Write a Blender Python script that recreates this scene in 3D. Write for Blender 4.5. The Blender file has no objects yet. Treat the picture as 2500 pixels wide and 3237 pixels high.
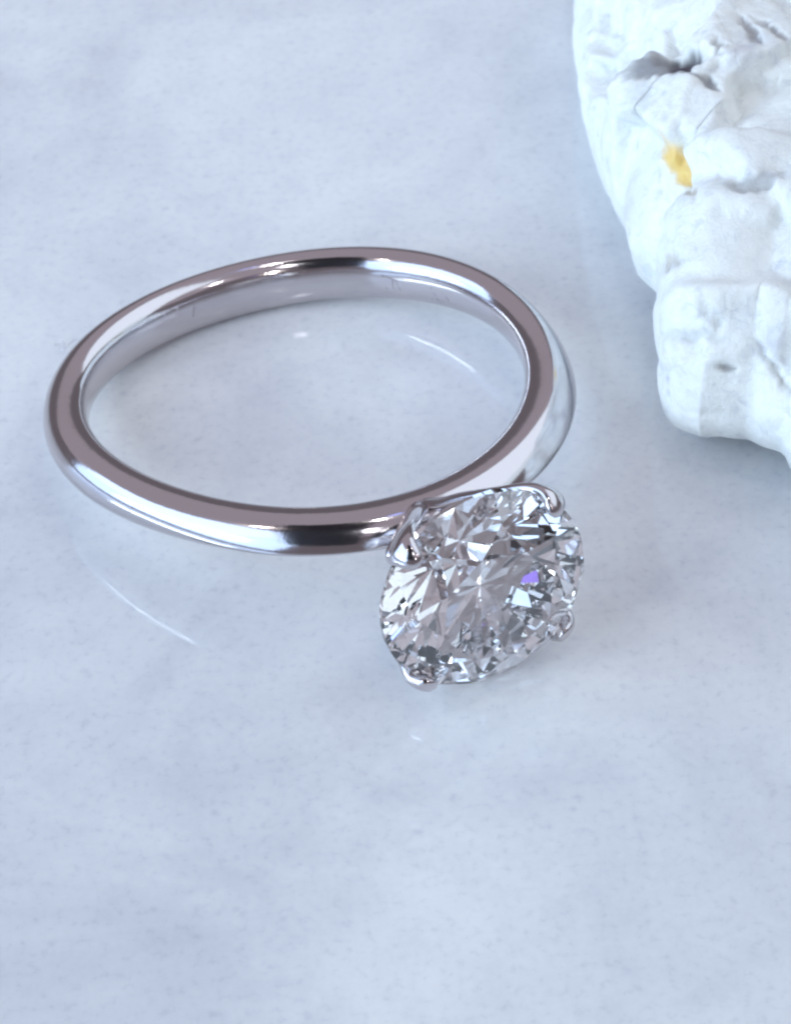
import bpy, bmesh, math, random
import numpy as np
from mathutils import Vector, Matrix, noise

MM = 0.1                      # scene unit = 1 cm; sizes below are millimetres
scene = bpy.context.scene
COL = scene.collection

# ------------------------------------------------------------------ camera
D, EL, AX, AY, FPX, ROLL = 110.495, 0.73009, 3.00868, -4.8531, 9089.23, -0.06304
aim = np.array([AX, AY, 0.0])
CAM = aim + D * np.array([0, -math.cos(EL), math.sin(EL)])
FW = (aim - CAM) / D
_r = np.array([1.0, 0, 0]); _u = np.cross(_r, FW)
RT = math.cos(ROLL) * _r + math.sin(ROLL) * _u
UP = -math.sin(ROLL) * _r + math.cos(ROLL) * _u
cd = bpy.data.cameras.new("camera")
cd.sensor_fit = 'VERTICAL'; cd.sensor_height = 36.0
cd.lens = 36.0 * FPX / 3237.0
cd.clip_start = 0.1; cd.clip_end = 5000
cd.dof.use_dof = True; cd.dof.focus_distance = 103.5 * MM; cd.dof.aperture_fstop = 1.9
cam = bpy.data.objects.new("camera", cd); COL.objects.link(cam)
cam.matrix_world = Matrix(((RT[0], UP[0], -FW[0], CAM[0] * MM), (RT[1], UP[1], -FW[1], CAM[1] * MM),
                           (RT[2], UP[2], -FW[2], CAM[2] * MM), (0, 0, 0, 1)))
scene.camera = cam

# ------------------------------------------------------------------ room light (a dim room, a window, a ceiling, spots, added glint lamps)
w = bpy.data.worlds.new("World"); scene.world = w; w.use_nodes = True
bg = w.node_tree.nodes["Background"]
bg.inputs[0].default_value = (0.205, 0.182, 0.21, 1); bg.inputs[1].default_value = 1.0

def area_lamp(name, direction, dist, size, radiance, aim_pt=(0, 0, 0), shape='RECTANGLE', up=None):
    """an area lamp `dist` cm away towards `direction`; `radiance` is what it looks like from the scene"""
    d = Vector(direction).normalized()
    ld = bpy.data.lights.new(name, 'AREA'); ld.shape = shape
    ld.size = size[0]; ld.size_y = size[1]
    a = size[0] * size[1] * (math.pi / 4 if shape in ('DISK', 'ELLIPSE') else 1.0)
    m = max(radiance)
    ld.color = [c / m for c in radiance]; ld.energy = m * math.pi * a
    o = bpy.data.objects.new(name, ld); COL.objects.link(o)
    o.location = Vector(aim_pt) + d * dist
    o.rotation_euler = (-d).to_track_quat('-Z', 'Y').to_euler()
    return o

area_lamp("window_light", (-0.93, -0.35, 0.50), 120, (205, 104), (1.20, 1.78, 2.66))
area_lamp("window_light", (-0.90, -0.42, 0.31), 118, (90, 13), (18, 22, 24))  # added bright strip within the window, strengthens the light arcs on the marble
cl = area_lamp("ceiling_light", (0.0, 0.33, 0.94), 180, (700, 600), (0.275, 0.26, 0.305))
cl.rotation_euler = (0, 0, 0)
area_lamp("skylight", (1.00, 0.30, 1.05), 150, (185, 150), (0.84, 1.06, 1.22))
area_lamp("glint_spot", (0.09, -0.16, 0.97), 200, (6.0, 6.0), (170, 170, 170), shape='DISK')
area_lamp("glint_spot", (-0.45, -0.30, 0.80), 200, (6.0, 6.0), (110, 106, 100), shape='DISK')  # added to make the diamond sparkle, no known source
area_lamp("glint_spot", (0.50, -0.55, 0.65), 200, (6.5, 6.5), (120, 120, 125), shape='DISK')  # another unseen lamp, added for white flashes in the stone
area_lamp("glint_spot", (0.23, -0.86, 0.45), 200, (6.0, 6.0), (160, 155, 150), shape='DISK')
area_lamp("panel_light", (0.092, -0.65, 0.755), 200, (10, 26), (19, 20, 21))
area_lamp("glint_spot", (0.352, -0.818, 0.443), 190, (8, 8), (0.16, 0.0, 1.1), shape='DISK')      # added violet lamp, makes the colour flash in the diamond
area_lamp("glint_spot", (0.14, 0.00, 0.99), 190, (12, 12), (0.8, 1.4, 4.5), shape='DISK')       # added blue lamp overhead, for cold glints in the stone

scene.view_settings.view_transform = 'Standard'
scene.view_settings.look = 'None'
scene.view_settings.exposure = -0.20
scene.view_settings.gamma = 1.0
cy = scene.cycles
cy.max_bounces = 32; cy.transmission_bounces = 28; cy.glossy_bounces = 10; cy.diffuse_bounces = 5
cy.filter_width = 2.3; cy.blur_glossy = 0.1; cy.sample_clamp_indirect = 12.0
cy.caustics_reflective = True; cy.caustics_refractive = True

# ------------------------------------------------------------------ helpers
def ray(px, py, z=0.0):
    """the place (mm) that pixel (px, py) of the 2500x3237 photograph shows, at height z"""
    d = FW * FPX + RT * (px - 1250) - UP * (py - 1618.5)
    return CAM + d * (z - CAM[2]) / d[2]

def link(name, verts, faces, mat=None, parent=None, smooth=True, scale=MM):
    me = bpy.data.meshes.new(name)
    me.from_pydata([tuple(float(c) * scale for c in v) for v in verts], [], faces)
    me.validate(); me.update()
    if mat: me.materials.append(mat)
    if smooth: me.polygons.foreach_set('use_smooth', [True] * len(me.polygons))
    o = bpy.data.objects.new(name, me); COL.objects.link(o)
    if parent: o.parent = parent
    return o

def tag(o, label=None, cat=None, kind=None):
    if label: o['label'] = label
    if cat: o['category'] = cat
    if kind: o['kind'] = kind
    return o

def new_mat(name):
    m = bpy.data.materials.new(name); m.use_nodes = True
    nt = m.node_tree
    return m, nt, nt.nodes, nt.links, nt.nodes["Principled BSDF"]

def N(nodes, t, **kw):
    n = nodes.new(t)
    for k, v in kw.items():
        if k in n.inputs: n.inputs[k].default_value = v
        else: setattr(n, k, v)
    return n

def ramp(nodes, stops):
    r = nodes.new('ShaderNodeValToRGB'); e = r.color_ramp.elements
    while len(e) < len(stops): e.new(0.5)
    for el, (p, c) in zip(e, stops):
        el.position = p; el.color = (*c, 1) if len(c) == 3 else c
    return r

# ------------------------------------------------------------------ materials
def marble_mat():
    m, nt, nd, lk, bs = new_mat("polished_white_marble")
    tc = N(nd, 'ShaderNodeTexCoord')
    big = N(nd, 'ShaderNodeTexNoise', Scale=0.75, Detail=5.0, Roughness=0.6, Distortion=0.7)
    mid = N(nd, 'ShaderNodeTexNoise', Scale=5.0, Detail=6.0, Roughness=0.65)
    fine = N(nd, 'ShaderNodeTexNoise', Scale=26.0, Detail=4.0, Roughness=0.6)
    spk = N(nd, 'ShaderNodeTexVoronoi', Scale=13.0, Randomness=1.0)
    for n in (big, mid, fine, spk): lk.new(tc.outputs['Object'], n.inputs['Vector'])
    r1 = ramp(nd, [(0.31, (0.655, 0.668, 0.69)), (0.48, (0.735, 0.75, 0.76)), (0.64, (0.80, 0.81, 0.81))])
    lk.new(big.outputs['Fac'], r1.inputs['Fac'])
    r2 = ramp(nd, [(0.30, (0.94, 0.943, 0.955)), (0.52, (1.0, 1.0, 1.0)), (0.75, (1.02, 1.02, 1.015))])
    lk.new(mid.outputs['Fac'], r2.inputs['Fac'])
    r3 = ramp(nd, [(0.27, (0.87, 0.875, 0.90)), (0.44, (0.985, 0.985, 0.99)), (0.72, (1.025, 1.025, 1.02))])
    lk.new(fine.outputs['Fac'], r3.inputs['Fac'])
    r4 = ramp(nd, [(0.0, (0.88, 0.885, 0.905)), (0.16, (0.95, 0.95, 0.96)), (0.26, (1, 1, 1))])
    lk.new(spk.outputs['Distance'], r4.inputs['Fac'])
    # only some of the cells carry a speck
    gate = N(nd, 'ShaderNodeMath', operation='GREATER_THAN'); gate.inputs[1].default_value = 0.90
    sx = N(nd, 'ShaderNodeSeparateColor'); lk.new(spk.outputs['Color'], sx.inputs[0]); lk.new(sx.outputs[0], gate.inputs[0])
    prev = r1.outputs[0]
    for r, f in ((r2, None), (r3, None), (r4, gate)):
        mx = N(nd, 'ShaderNodeMix', data_type='RGBA', blend_type='MULTIPLY')
        if f is None: mx.inputs[0].default_value = 1.0
        else: lk.new(f.outputs[0], mx.inputs[0])
        lk.new(prev, mx.inputs[6]); lk.new(r.outputs[0], mx.inputs[7]); prev = mx.outputs[2]
    lk.new(prev, bs.inputs['Base Color'])
    rr = N(nd, 'ShaderNodeMapRange'); rr.inputs[3].default_value = 0.03; rr.inputs[4].default_value = 0.08
    lk.new(mid.outputs['Fac'], rr.inputs[0]); lk.new(rr.outputs[0], bs.inputs['Roughness'])
    bs.inputs['IOR'].default_value = 1.5
    bs.inputs['Subsurface Weight'].default_value = 0.25
    bs.inputs['Subsurface Radius'].default_value = (1, 1, 1)
    bs.inputs['Subsurface Scale'].default_value = 0.06
    bp = N(nd, 'ShaderNodeBump', Strength=0.02, Distance=0.01)
    lk.new(fine.outputs['Fac'], bp.inputs['Height']); lk.new(bp.outputs[0], bs.inputs['Normal'])
    return m

def metal_mat():
    m, nt, nd, lk, bs = new_mat("polished_white_gold")
    tc = N(nd, 'ShaderNodeTexCoord')
    n1 = N(nd, 'ShaderNodeTexNoise', Scale=7.0, Detail=2.0, Roughness=0.5)
    n2 = N(nd, 'ShaderNodeTexNoise', Scale=60.0, Detail=3.0, Roughness=0.6)
    for n in (n1, n2): lk.new(tc.outputs['Object'], n.inputs['Vector'])
    b1 = N(nd, 'ShaderNodeBump', Strength=0.03, Distance=0.03); lk.new(n1.outputs['Fac'], b1.inputs['Height'])
    b2 = N(nd, 'ShaderNodeBump', Strength=0.05, Distance=0.004); lk.new(n2.outputs['Fac'], b2.inputs['Height'])
    lk.new(b1.outputs[0], b2.inputs['Normal']); lk.new(b2.outputs[0], bs.inputs['Normal'])
    bs.inputs['Base Color'].default_value = (0.63, 0.59, 0.60, 1)
    bs.inputs['Metallic'].default_value = 1.0
    rr = N(nd, 'ShaderNodeMapRange'); rr.inputs[3].default_value = 0.08; rr.inputs[4].default_value = 0.16
    lk.new(n2.outputs['Fac'], rr.inputs[0]); lk.new(rr.outputs[0], bs.inputs['Roughness'])
    return m

def diamond_mat():
    m = bpy.data.materials.new("clear_diamond"); m.use_nodes = True
    nt = m.node_tree; nd = nt.nodes; lk = nt.links; nd.clear()
    out = N(nd, 'ShaderNodeOutputMaterial')
    g = N(nd, 'ShaderNodeBsdfGlass', Roughness=0.0, IOR=2.417); g.inputs['Color'].default_value = (1, 1, 1, 1)
    lk.new(g.outputs[0], out.inputs[0])
    return m

def quartz_mat():
    m, nt, nd, lk, bs = new_mat("rough_white_quartz")
    tc = N(nd, 'ShaderNodeTexCoord')
    n1 = N(nd, 'ShaderNodeTexNoise', Scale=4.0, Detail=6.0, Roughness=0.6, Distortion=0.6)
    n2 = N(nd, 'ShaderNodeTexNoise', Scale=30.0, Detail=5.0, Roughness=0.65)
    for n in (n1, n2): lk.new(tc.outputs['Object'], n.inputs['Vector'])
    r = ramp(nd, [(0.28, (0.70, 0.71, 0.74)), (0.44, (0.855, 0.88, 0.855)), (0.7, (0.90, 0.925, 0.89))])
    lk.new(n1.outputs['Fac'], r.inputs['Fac'])
    at = N(nd, 'ShaderNodeAttribute', attribute_name='stain')     # grey mineral with shade of pits and creases painted in; yellow stain
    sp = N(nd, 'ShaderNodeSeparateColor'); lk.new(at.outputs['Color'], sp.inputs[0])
    fl = N(nd, 'ShaderNodeTexNoise', Scale=13.0, Detail=5.0, Roughness=0.62, Distortion=0.9); lk.new(tc.outputs['Object'], fl.inputs['Vector'])
    r5 = ramp(nd, [(0.28, (0.80, 0.805, 0.85)), (0.44, (0.97, 0.975, 0.975)), (0.58, (1.0, 1.0, 1.0))]); lk.new(fl.outputs['Fac'], r5.inputs['Fac'])
    vo = N(nd, 'ShaderNodeTexVoronoi', Scale=9.0, feature='DISTANCE_TO_EDGE'); 
    wm = N(nd, 'ShaderNodeMix', data_type='VECTOR'); wm.inputs[0].default_value = 0.12
    lk.new(tc.outputs['Object'], wm.inputs[4]); lk.new(fl.outputs['Color'], wm.inputs[5]); lk.new(wm.outputs[1], vo.inputs['Vector'])
    r6 = ramp(nd, [(0.0, (0.94, 0.945, 0.955)), (0.04, (0.985, 0.985, 0.988)), (0.10, (1, 1, 1))]); lk.new(vo.outputs['Distance'], r6.inputs['Fac'])
    prev = r.outputs[0]
    for rr_ in (r5, r6):
        mm = N(nd, 'ShaderNodeMix', data_type='RGBA', blend_type='MULTIPLY'); mm.inputs[0].default_value = 1.0
        lk.new(prev, mm.inputs[6]); lk.new(rr_.outputs[0], mm.inputs[7]); prev = mm.outputs[2]
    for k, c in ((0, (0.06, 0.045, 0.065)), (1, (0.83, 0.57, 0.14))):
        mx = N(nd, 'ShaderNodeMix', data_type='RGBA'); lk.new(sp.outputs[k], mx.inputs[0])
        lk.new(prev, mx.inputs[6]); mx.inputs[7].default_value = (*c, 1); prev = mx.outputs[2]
    lk.new(prev, bs.inputs['Base Color'])
    bs.inputs['Roughness'].default_value = 0.42
    bs.inputs['Subsurface Weight'].default_value = 0.55
    bs.inputs['Subsurface Radius'].default_value = (1.0, 1.0, 1.0)
    bs.inputs['Subsurface Scale'].default_value = 0.04
    n3 = N(nd, 'ShaderNodeTexNoise', Scale=85.0, Detail=4.0, Roughness=0.7); lk.new(tc.outputs['Object'], n3.inputs['Vector'])
    b = N(nd, 'ShaderNodeBump', Strength=0.5, Distance=0.02); lk.new(n2.outputs['Fac'], b.inputs['Height'])
    b2 = N(nd, 'ShaderNodeBump', Strength=0.35, Distance=0.008); lk.new(n3.outputs['Fac'], b2.inputs['Height'])
    lk.new(b.outputs[0], b2.inputs['Normal']); lk.new(b2.outputs[0], bs.inputs['Normal'])
    return m

def plain_mat(name, col, rough=0.5, **kw):
    m, nt, nd, lk, bs = new_mat(name)
    n = N(nd, 'ShaderNodeTexNoise', Scale=40.0, Detail=3.0)
    tc = N(nd, 'ShaderNodeTexCoord'); lk.new(tc.outputs['Object'], n.inputs['Vector'])
    r = ramp(nd, [(0.3, tuple(c * 0.8 for c in col)), (0.7, tuple(min(1, c * 1.15) for c in col))])
    lk.new(n.outputs['Fac'], r.inputs['Fac']); lk.new(r.outputs[0], bs.inputs['Base Color'])
    bs.inputs['Roughness'].default_value = rough
    for k, v in kw.items(): bs.inputs[k].default_value = v
    return m

M_MARBLE, M_METAL, M_DIA, M_QUARTZ = marble_mat(), metal_mat(), diamond_mat(), quartz_mat()

# ------------------------------------------------------------------ marble surface
def marble_surface():
    bm = bmesh.new()
    x0, x1, y0, y1, th = -26, 26, -18, 20, 2.0          # cm
    bmesh.ops.create_cube(bm, size=1, matrix=Matrix.Translation(((x0 + x1) / 2, (y0 + y1) / 2, -th / 2)) @ Matrix.Diagonal((x1 - x0, y1 - y0, th, 1)))
    bmesh.ops.bevel(bm, geom=[e for e in bm.edges], offset=0.15, segments=3, affect='EDGES', profile=0.5)
    me = bpy.data.meshes.new("marble_surface"); bm.to_mesh(me); bm.free()
    me.materials.append(M_MARBLE)
    o = bpy.data.objects.new("marble_surface", me); COL.objects.link(o)
    tag(o, "pale blue white polished marble slab under the ring", None, 'structure')
    return o
marble_surface()

# ------------------------------------------------------------------ ring
RI, T, W = 8.4, 1.8265, 1.89212
AZ, TILT = -1.16246, 0.1205
E1, E2, T1, E3, E4, W1 = 0.00068, 0.02845, 0.17403, 0.02644, 0.00027, -0.23583
GR, HG = 3.97, 14.99                                        # girdle radius, height of the girdle along the head axis
dv = np.array([math.cos(AZ) * math.cos(TILT), math.sin(AZ) * math.cos(TILT), math.sin(TILT)])
qv = np.array([-math.sin(AZ), math.cos(AZ), 0.0]); nv = np.cross(dv, qv)
def L(a, b, c):                                             # head axis, along the band, finger axis
    a, b, c = np.broadcast_arrays(np.asarray(a, float), np.asarray(b, float), np.asarray(c, float))
    return a[..., None] * dv + b[..., None] * qv + c[..., None] * nv

def grid_faces(nu, nvv, cu=True, cvv=True):
    f = []
    for i in range(nu if cu else nu - 1):
        for j in range(nvv if cvv else nvv - 1):
            f.append((i * nvv + j, ((i + 1) % nu) * nvv + j, ((i + 1) % nu) * nvv + (j + 1) % nvv, i * nvv + (j + 1) % nvv))
    return f

def se(a, n): return np.sign(a) * np.abs(a) ** (2 / n)
NTH = 360
TH = np.linspace(0, 2 * np.pi, NTH, endpoint=False)
def band_radius(th): return 1 + E1 * np.cos(2 * th) + E2 * np.sin(2 * th) + E3 * np.cos(3 * th) + E4 * np.sin(3 * th)
# section: flat comfort-fit inside; outside it goes from a round back to a softly bevelled shoulder by the head
XU = np.array([0, .10, .20, .30, .40, .50, .60, .70, .79, .87, .93, .97, .993, 1.0])
XL = np.array([.985, .95, .85, .65, .40, .15])
TI = np.linspace(-np.pi / 2, -3 * np.pi / 2, 20)[:-1]
NPH = len(XU) + len(XL) + len(TI)
deg = np.degrees((TH + np.pi) % (2 * np.pi) - np.pi)
def plateau(d, a, b, f):
    x = np.clip(np.minimum((d - a) / f + 0.5, (b - d) / f + 0.5), 0, 1)
    return x * x * (3 - 2 * x)
wb = plateau(deg, 22, 112, 40); wf = plateau(deg, -48, 22, 40); wr = np.clip(1 - wb - wf, 0, 1)
g_round = (1 - XU ** 2.1) ** 0.5
g_front = (1 - XU ** 2.2) ** 0.78
g_bevel = (1 - XU ** 1.9) ** 0.80
cr = (0.0 * wr - 0.45 * wf - 0.45 * wb)[:, None]
gu_ = wr[:, None] * g_round + wf[:, None] * g_front + wb[:, None] * g_bevel
c_up = cr + (1 - cr) * gu_
c_lo = wr[:, None] * -(1 - XL ** 2) ** 0.5 + (1 - wr)[:, None] * (-1 + (1 + cr) * XL ** 2.6)
c_in = np.broadcast_to(se(np.sin(TI), 2.4), (NTH, len(TI)))
cph = np.concatenate([XU, XL, se(np.cos(TI), 2.4)])
cs, cn = cph[None] / 2, np.concatenate([c_up, c_lo, c_in], 1) / 2
tk = (T * (1 + T1 * np.cos(TH)))[:, None]; wk = (W * (1 + W1 * np.cos(TH)))[:, None]
rr = (RI + tk * (0.5 + cs)) * band_radius(TH)[:, None]
cc = wk * cn
band_v = L(np.cos(TH)[:, None] * rr, np.sin(TH)[:, None] * rr, cc)
Z0 = -band_v[..., 2].min() + 0.002
OFF = np.array([0, 0, Z0])
band_v = band_v + OFF

ring = bpy.data.objects.new("diamond_ring", None); COL.objects.link(ring)
tag(ring, "white gold solitaire ring with a round diamond lying on white marble", "ring")
band = link("band", band_v.reshape(-1, 3), grid_faces(NTH, NPH), M_METAL, ring)

def tube(path, wid, thk, out_dir, nseg=14, n_exp=2.2):
    """closed tube along path; section wid (across) x thk (towards out_dir)"""
    P = np.array(path, float); n = len(P)
    tg = np.gradient(P, axis=0); tg /= np.linalg.norm(tg, axis=1)[:, None]
    side = np.cross(tg, out_dir); side /= np.linalg.norm(side, axis=1)[:, None]
    nrm = np.cross(side, tg)
    a = np.linspace(0, 2 * np.pi, nseg, endpoint=False)
    V = P[:, None] + side[:, None] * (wid[:, None] * se(np.cos(a), n_exp))[..., None] + nrm[:, None] * (thk[:, None] * se(np.sin(a), n_exp))[..., None]
    f = grid_faces(n, nseg, cu=False)
    f += [tuple(range(nseg))[::-1], tuple((n - 1) * nseg + k for k in range(nseg))]
    return V.reshape(-1, 3), f

def smooth_path(pts, n):
    pts = np.array(pts, float); t = np.linspace(0, len(pts) - 1, n); out = []
    for x in t:
        i = min(int(x), len(pts) - 2); f = x - i
        p0, p1, p2, p3 = pts[max(i - 1, 0)], pts[i], pts[i + 1], pts[min(i + 2, len(pts) - 1)]
        out.append(0.5 * ((2 * p1) + (p2 - p0) * f + (2 * p0 - 5 * p1 + 4 * p2 - p3) * f * f + (3 * p1 - p0 - 3 * p2 + p3) * f ** 3))
    return np.array(out)

# head: a small collar on the band, four claws
HB = 10.55
prof = [(HB - 1.3, 0.55), (HB - 0.6, 0.75), (HB, 1.0), (HB + .45, 1.35), (HB + .7, 1.5), (HB + .85, 1.45), (HB + .9, 1.2), (HB + .6, 0.6), (HB + .55, 0.02)]
prof = smooth_path(prof, 40)
A = np.linspace(0, 2 * np.pi, 48, endpoint=False)
head_v = np.array([L(h, r * np.cos(A) * 1.0, r * np.sin(A) * 0.72) + OFF for h, r in prof]).reshape(-1, 3)
head = link("setting", head_v, grid_faces(len(prof), 48, cu=False), M_METAL, ring)
PR = smooth_path([(HB - .3, .45, .66, .45), (HB + .5, 1.0, .74, .42), (11.9, 1.75, .84, .40), (13.3, 2.85, .90, .37), (14.35, 3.70, .82, .34),
                  (15.0, 4.04, .66, .31), (15.36, 4.00, .52, .28), (15.60, 3.84, .40, .22), (15.72, 3.68, .26, .15), (15.76, 3.60, .11, .06)], 46)
for sq, sn in ((-1, 1), (1, 1), (-1, -1), (1, -1)):
    dg = np.array([sq, sn]) / math.sqrt(2)
    path = L(PR[:, 0], PR[:, 1] * dg[0], PR[:, 1] * dg[1]) + OFF
    out = L(0.25, dg[0], dg[1])
    v, f = tube(path, PR[:, 2], PR[:, 3], out)
    link("prong", v, f, M_METAL, head)

# round brilliant diamond, table towards +d
def brilliant(R, hg):
    tab, star_r = 0.565 * R, 0.79 * R
    crown, pav, gt = 0.325 * R, 0.865 * R, 0.035 * R
    NG = 64
    def P(h, r, a): return L(hg + h, r * math.cos(a), r * math.sin(a)) + OFF
    V, F = [], []
    def add(p): V.append(p); return len(V) - 1
    a8 = [2 * math.pi * k / 8 + 0.21 for k in range(8)]
    st = math.pi / 8
    table = [add(P(crown, tab, a)) for a in a8]
    # bezel facets: plane through table vertex and girdle point at same azimuth; star/bezel meeting points between
    sh = gt + (crown - gt) * (R - star_r * math.cos(st)) / (R - tab)
    starp = [add(P(sh, star_r, a + st)) for a in a8]
    lowr = 0.24
    lh = -gt - (pav - gt) * (1 - lowr * math.cos(st))
    def scallop(h0, hs, rs):
        """height of the girdle edge over one eighth turn, so that each half facet is flat"""
        p0, p1, p2 = np.array([R, 0, h0]), np.array([R * math.cos(st), R * math.sin(st), h0]), np.array([rs * math.cos(st), rs * math.sin(st), hs])
        n = np.cross(p1 - p0, p2 - p0)
        def f(phi):
            phi = abs((phi + st) % (2 * st) - st)
            return p0[2] - (n[0] * (R * math.cos(phi) - p0[0]) + n[1] * (R * math.sin(phi) - p0[1])) / n[2]
        return f
    fu, fl = scallop(gt, sh, star_r), scallop(-gt, lh, R * lowr)
    gu = [add(P(fu(2 * math.pi * k / NG), R, a8[0] + 2 * math.pi * k / NG)) for k in range(NG)]
    gl = [add(P(fl(2 * math.pi * k / NG), R, a8[0] + 2 * math.pi * k / NG)) for k in range(NG)]
    cul = add(P(-pav, 0, 0))
    lowp = [add(P(lh, R * lowr, a + st)) for a in a8]
    q = NG // 8
    F.append(table)
    for k in range(8):
        k2 = (k + 1) % 8; km = (k - 1) % 8
        F.append([table[k], starp[k], table[k2]])                                            # star
        F.append([table[k], starp[km], gu[k * q], starp[k]])                                 # bezel (kite)
        g = [gu[(k * q + i) % NG] for i in range(q + 1)]
        F.append([starp[k]] + g[:q // 2 + 1]); F.append([starp[k]] + g[q // 2:])             # upper girdle pair
        b = [gl[(k * q + i) % NG] for i in range(q + 1)]
        F.append([lowp[k]] + b[:q // 2 + 1][::-1]); F.append([lowp[k]] + b[q // 2:][::-1])   # lower girdle pair
        F.append([lowp[km], cul, lowp[k], gl[k * q]])                                        # pavilion main
    for i in range(NG):
        j = (i + 1) % NG
        F.append([gu[i], gl[i], gl[j], gu[j]])
    return V, F
dvx, dfc = brilliant(GR, HG)
dia = link("diamond", dvx, dfc, M_DIA, head, smooth=False)
bm = bmesh.new(); bm.from_mesh(dia.data); bmesh.ops.triangulate(bm, faces=[f for f in bm.faces if len(f.verts) > 4])
bmesh.ops.recalc_face_normals(bm, faces=bm.faces); bm.to_mesh(dia.data); bm.free()
for o in [band, head] + list(head.children):
    if o is dia: continue
    bm = bmesh.new(); bm.from_mesh(o.data); bmesh.ops.recalc_face_normals(bm, faces=bm.faces); bm.to_mesh(o.data); bm.free()
print("MINZ", min((v.co.z for o in head.children for v in o.data.vertices)) / MM)

# worn punch marks on the inside of the band
M_MARK = plain_mat("tarnished_engraving", (0.40, 0.36, 0.38), 0.4, Metallic=0.9)
inner_j = [j for j in range(NPH) if cph[j] < -0.3]
def inner_at(px, py):
    best = None
    for i in range(NTH):
        if L(math.cos(TH[i]), math.sin(TH[i]), 0)[1] < 0.1: continue
        for j in inner_j:
            p = band_v[i, j]; d = p - CAM; z = d @ FW
            e = (1250 + FPX * (d @ RT) / z - px) ** 2 + (1618.5 - FPX * (d @ UP) / z - py) ** 2
            if best is None or e < best[0]: best = (e, p)
    return best[1]
def hallmark(strokes):
    for (x0, y0), (x1, y1), wd in strokes:
        a_, b_ = inner_at(x0, y0), inner_at(x1, y1)
        mid = (a_ + b_) / 2 - OFF
        nin = -(mid - nv * (mid @ nv)); nin /= np.linalg.norm(nin)
        t = b_ - a_; t /= np.linalg.norm(t); sd = np.cross(t, nin); sd /= np.linalg.norm(sd)
        V = [pt + sd * wd * q_ + nin * r_ for pt in (a_, b_) for q_, r_ in ((-1, -.06), (1, -.06), (.6, .010), (-.6, .010))]
        F = [(0, 1, 2, 3), (7, 6, 5, 4)] + [(i, 4 + i, 4 + (i + 1) % 4, (i + 1) % 4) for i in range(4)]
        link("hallmark", V, F, M_MARK, band, smooth=False)
hallmark([((520, 985), (518, 1010), .045), ((518, 1010), (511, 1013), .035), ((563, 975), (566, 1005), .05), ((566, 1005), (557, 1004), .03),
          ((611, 965), (613, 1000), .045), ((588, 990), (592, 996), .03)])
hallmark([((1212, 873), (1221, 912), .04), ((1206, 871), (1256, 884), .025), ((1238, 882), (1247, 915), .04), ((1250, 884), (1262, 921), .025),
          ((1362, 910), (1372, 945), .03), ((1376, 930), (1384, 950), .025), ((1408, 930), (1416, 955), .025)])

# a few loose fibres on the marble by the left side of the band
M_LINT = plain_mat("grey_lint", (0.55, 0.52, 0.55), 0.8)
def lint(pts, r):
    P = smooth_path([ray(px, py, z) for px, py, z in pts], 30)
    v, f = tube(P, np.full(30, r), np.full(30, r), np.array([0.1, 0.2, 1.0]), nseg=6, n_exp=2.0)
    o = link("lint_fibre", v, f, M_LINT)
    tag(o, "tiny curled grey lint fibre on the marble touching the left side of the band", "lint")
lint([(176, 1092, .04), (184, 1080, .15), (198, 1078, .3), (206, 1088, .35), (202, 1100, .3), (190, 1098, .2), (196, 1108, .3), (212, 1098, .45), (224, 1084, .5), (238, 1074, .5)], 0.014)

# ------------------------------------------------------------------ the phone that takes the picture (mirrored in the ring and the stone)
def phone():
    root = bpy.data.objects.new("phone", None); COL.objects.link(root)
    root.matrix_world = Matrix(((RT[0], UP[0], -FW[0], CAM[0] * MM), (RT[1], UP[1], -FW[1], CAM[1] * MM),
                                (RT[2], UP[2], -FW[2], CAM[2] * MM), (0, 0, 0, 1)))
    def slab(name, x0, x1, y0, y1, z0, z1, rad, mat, seg=6):
        bm = bmesh.new()
        bmesh.ops.create_cube(bm, size=1, matrix=Matrix.Translation(((x0 + x1) / 2 * MM, (y0 + y1) / 2 * MM, (z0 + z1) / 2 * MM)) @ Matrix.Diagonal(((x1 - x0) * MM, (y1 - y0) * MM, (z1 - z0) * MM, 1)))
        ed = [e for e in bm.edges if abs(e.verts[0].co.z - e.verts[1].co.z) > 1e-4]
        bmesh.ops.bevel(bm, geom=ed, offset=rad * MM, segments=seg, affect='EDGES', profile=0.5)
        me = bpy.data.meshes.new(name); bm.to_mesh(me); bm.free(); me.materials.append(mat)
        o = bpy.data.objects.new(name, me); COL.objects.link(o); o.parent = root
    slab("body", -62, 4, -46, 104, 8.0, 16.0, 9, M_PHONE)
    slab("camera_bump", -24, 3, -16, 14, 6.5, 8.0, 5, M_PHONE)
    tag(root, "dark phone held above the ring, mirrored in its front edge", "phone")
M_PHONE = plain_mat("dark_phone_shell", (0.022, 0.018, 0.024), 0.35)
phone()

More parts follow.
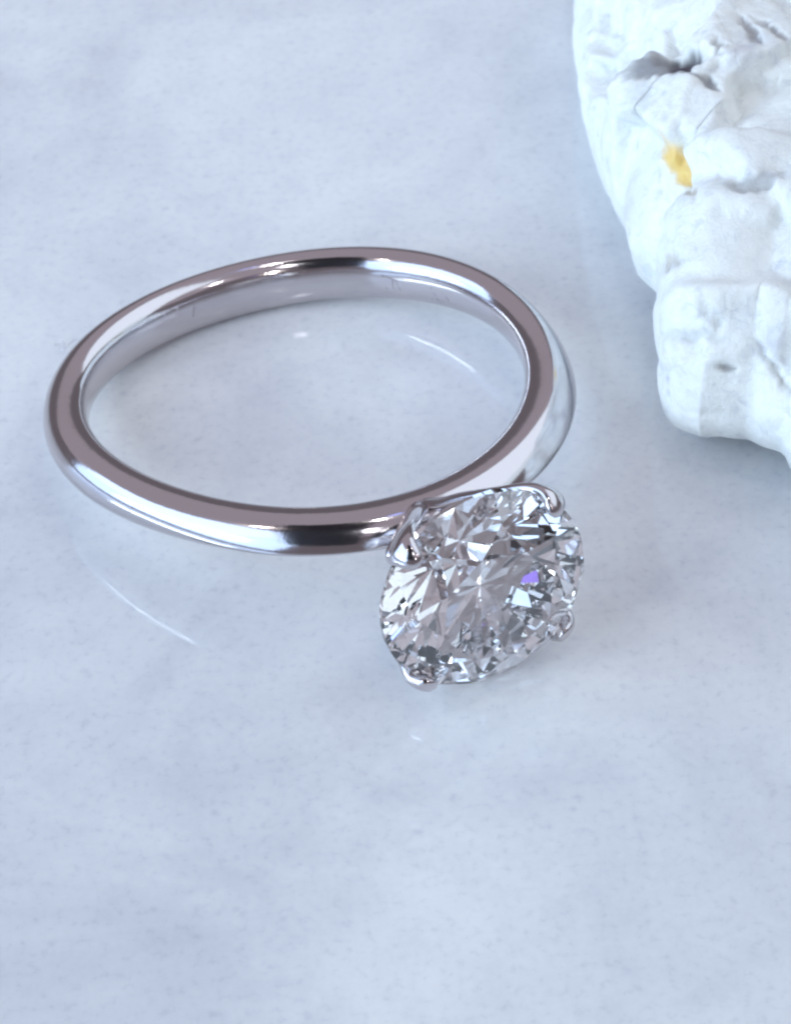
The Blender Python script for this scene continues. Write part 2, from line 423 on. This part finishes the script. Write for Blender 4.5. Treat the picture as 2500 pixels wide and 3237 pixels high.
# ------------------------------------------------------------------ quartz rock
def quartz_rock():
    rng = np.random.default_rng(5)
    seen = [(1837, -20), (1822, 110), (1818, 180), (1826, 270), (1842, 341), (1871, 455), (1913, 578), (1965, 687), (1985, 755), (2003, 820), (2035, 850), (2082, 882),
            (2080, 946), (2070, 1010), (2067, 1075), (2079, 1165), (2098, 1270), (2120, 1310), (2150, 1335), (2198, 1368), (2270, 1372), (2350, 1380), (2390, 1405), (2430, 1420), (2460, 1425), (2500, 1460)]
    out = np.array([ray(px, py, 2.6)[:2] for px, py in seen] + [(22, -7.6), (29, -4), (35, 6), (36, 22), (31, 33), (22, 36), (15, 33)])
    c = np.array([22.5, 14.0])
    rel = out - c; ang = np.arctan2(rel[:, 1], rel[:, 0]); rad = np.hypot(rel[:, 0], rel[:, 1])
    o = np.argsort(ang); ang, rad = ang[o], rad[o]
    na = 900
    a = np.linspace(-np.pi, np.pi, na, endpoint=False)
    R = np.interp(a, np.r_[ang - 2 * np.pi, ang, ang + 2 * np.pi], np.r_[rad, rad, rad])
    # profile: from the foot, out to the bulge, up and over to the top
    pr = [(2.6, 0.0), (1.7, 0.4), (0.8, 1.0), (0.25, 1.7), (0.04, 2.5)]                   # inward distance, height
    for x in np.linspace(0, np.pi / 2, 100):
        pr.append((6.0 * (1 - math.cos(x)), 3.0 + 6.0 * math.sin(x)))
    pr += [(d, 9.0 + 0.1 * (d - 6.0)) for d in np.linspace(6.15, 11.9, 40)]
    pr = [(1 - d / 12.0, z) for d, z in pr]
    pr = np.array(pr)
    ca, sa = np.cos(a), np.sin(a)
    X = c[0] + R[None] * pr[:, :1] * ca; Y = c[1] + R[None] * pr[:, :1] * sa; Z = np.repeat(pr[:, 1:], na, 1)
    P = np.stack([X, Y, Z], -1); shp = P.shape; P = P.reshape(-1, 3)
    # outward direction
    nrm = np.cross(np.roll(P.reshape(shp), -1, 1) - np.roll(P.reshape(shp), 1, 1), np.gradient(P.reshape(shp), axis=0)).reshape(-1, 3)
    nrm /= np.linalg.norm(nrm, axis=1)[:, None] + 1e-9
    cen = np.array([c[0], c[1], 3.0]); flip = ((P - cen) * nrm).sum(1) < 0; nrm[flip] *= -1
    disp = np.zeros(len(P))
    def facets(ncell, amp, slope, warp):
        C = np.stack([rng.uniform(8, 38, ncell), rng.uniform(-10, 43, ncell), rng.uniform(-1, 12, ncell)], 1)
        G = rng.normal(0, slope, (ncell, 3)); lev = rng.normal(0, amp, ncell)
        Q = P + warp
        dd = np.empty(len(P))
        for i in range(0, len(P), 4000):
            q = Q[i:i + 4000]; d2 = ((q[:, None] - C[None]) ** 2).sum(2); k = d2.argmin(1)
            dd[i:i + 4000] = lev[k] + np.clip(((q - C[k]) * G[k]).sum(1), -1.0, 1.0)
        return dd
    wv = np.array([noise.noise_vector(Vector(p) * 0.8) for p in P])
    wf = np.array([noise.noise_vector(Vector(p) * 2.6) for p in P])
    fade = np.clip(P[:, 2] / 1.2, 0.15, 1)
    disp += facets(110, 0.12, 0.16, wv * 0.35)
    disp += facets(700, 0.03, 0.11, wf * 0.18)
    disp += 0.10 * np.array([noise.fractal(Vector(p) * 0.8, 1.15, 2.1, 4) for p in P])
    disp += 0.035 * np.array([noise.ridged_multi_fractal(Vector(p) * 1.1 + Vector((9, 3, 1)), 1.0, 2.1, 4, 1.0, 2.0) - 1 for p in P])
    g = disp.reshape(shp[:2])
    for _ in range(5):
        g = (g + np.roll(g, 1, 1) + np.roll(g, -1, 1) + np.vstack([g[:1], g[:-1]]) + np.vstack([g[1:], g[-1:]])) / 5
    disp = g.ravel().copy()
    # pits and creases with their dark painted in grey, and stains, at the places where the photograph shows them
    stain = np.zeros((len(P), 2))
    def spot(px, py):
        best = None
        d = FW * FPX + RT * (px - 1250) - UP * (py - 1618.5); d = d / np.linalg.norm(d)
        v = P - CAM; t = v @ d; off = np.linalg.norm(v - t[:, None] * d, axis=1)
        ok = np.where(off < 0.14)[0]
        if not len(ok): ok = [off.argmin()]
        return P[ok[np.argmin(t[ok])]]
    vx, vy = RT, UP
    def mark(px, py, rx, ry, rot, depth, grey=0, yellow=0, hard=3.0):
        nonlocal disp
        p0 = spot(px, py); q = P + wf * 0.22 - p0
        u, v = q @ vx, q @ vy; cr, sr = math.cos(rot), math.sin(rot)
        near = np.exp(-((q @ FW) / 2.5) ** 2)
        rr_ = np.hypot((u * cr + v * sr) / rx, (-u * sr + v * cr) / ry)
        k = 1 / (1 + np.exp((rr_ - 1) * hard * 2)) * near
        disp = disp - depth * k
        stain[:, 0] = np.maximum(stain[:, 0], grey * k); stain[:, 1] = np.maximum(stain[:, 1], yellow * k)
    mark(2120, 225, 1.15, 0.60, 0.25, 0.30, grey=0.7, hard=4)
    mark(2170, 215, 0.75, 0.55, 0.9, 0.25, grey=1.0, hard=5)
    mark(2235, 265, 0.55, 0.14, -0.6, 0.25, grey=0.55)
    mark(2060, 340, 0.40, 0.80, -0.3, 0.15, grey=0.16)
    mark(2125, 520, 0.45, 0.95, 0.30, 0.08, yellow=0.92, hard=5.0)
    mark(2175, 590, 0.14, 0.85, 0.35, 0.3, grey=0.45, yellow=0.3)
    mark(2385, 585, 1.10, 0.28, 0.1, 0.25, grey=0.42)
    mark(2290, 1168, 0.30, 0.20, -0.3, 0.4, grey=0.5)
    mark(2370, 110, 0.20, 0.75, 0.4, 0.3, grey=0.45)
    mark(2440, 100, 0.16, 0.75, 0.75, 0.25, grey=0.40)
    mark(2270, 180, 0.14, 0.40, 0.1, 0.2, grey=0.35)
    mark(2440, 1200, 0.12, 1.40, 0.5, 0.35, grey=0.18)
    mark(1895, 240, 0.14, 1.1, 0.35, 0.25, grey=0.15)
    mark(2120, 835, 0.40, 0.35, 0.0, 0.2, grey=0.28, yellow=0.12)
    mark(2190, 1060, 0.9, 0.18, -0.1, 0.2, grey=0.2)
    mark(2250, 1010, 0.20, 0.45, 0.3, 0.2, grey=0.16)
    rim = np.repeat(np.clip(0.35 + (1 - pr[:, 0]) * 12.0 / 2.0, 0, 1), na)
    P2 = P + nrm * (disp * fade * rim)[:, None]
    P2[:, 2] = np.maximum(P2[:, 2], 0.003)
    nu = shp[0]
    f = grid_faces(nu, na, cu=False)
    ro = link("quartz_rock", P2, f, M_QUARTZ, None)
    me = ro.data
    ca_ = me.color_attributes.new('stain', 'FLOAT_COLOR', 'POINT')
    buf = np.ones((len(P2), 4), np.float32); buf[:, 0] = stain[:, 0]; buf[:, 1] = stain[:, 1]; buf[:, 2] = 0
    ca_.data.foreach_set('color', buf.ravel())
    bm = bmesh.new(); bm.from_mesh(me); bmesh.ops.recalc_face_normals(bm, faces=bm.faces); bm.to_mesh(me); bm.free()
    tag(ro, "large rough white quartz stone with a yellow stain behind the ring", "rock")
    return ro
quartz_rock()
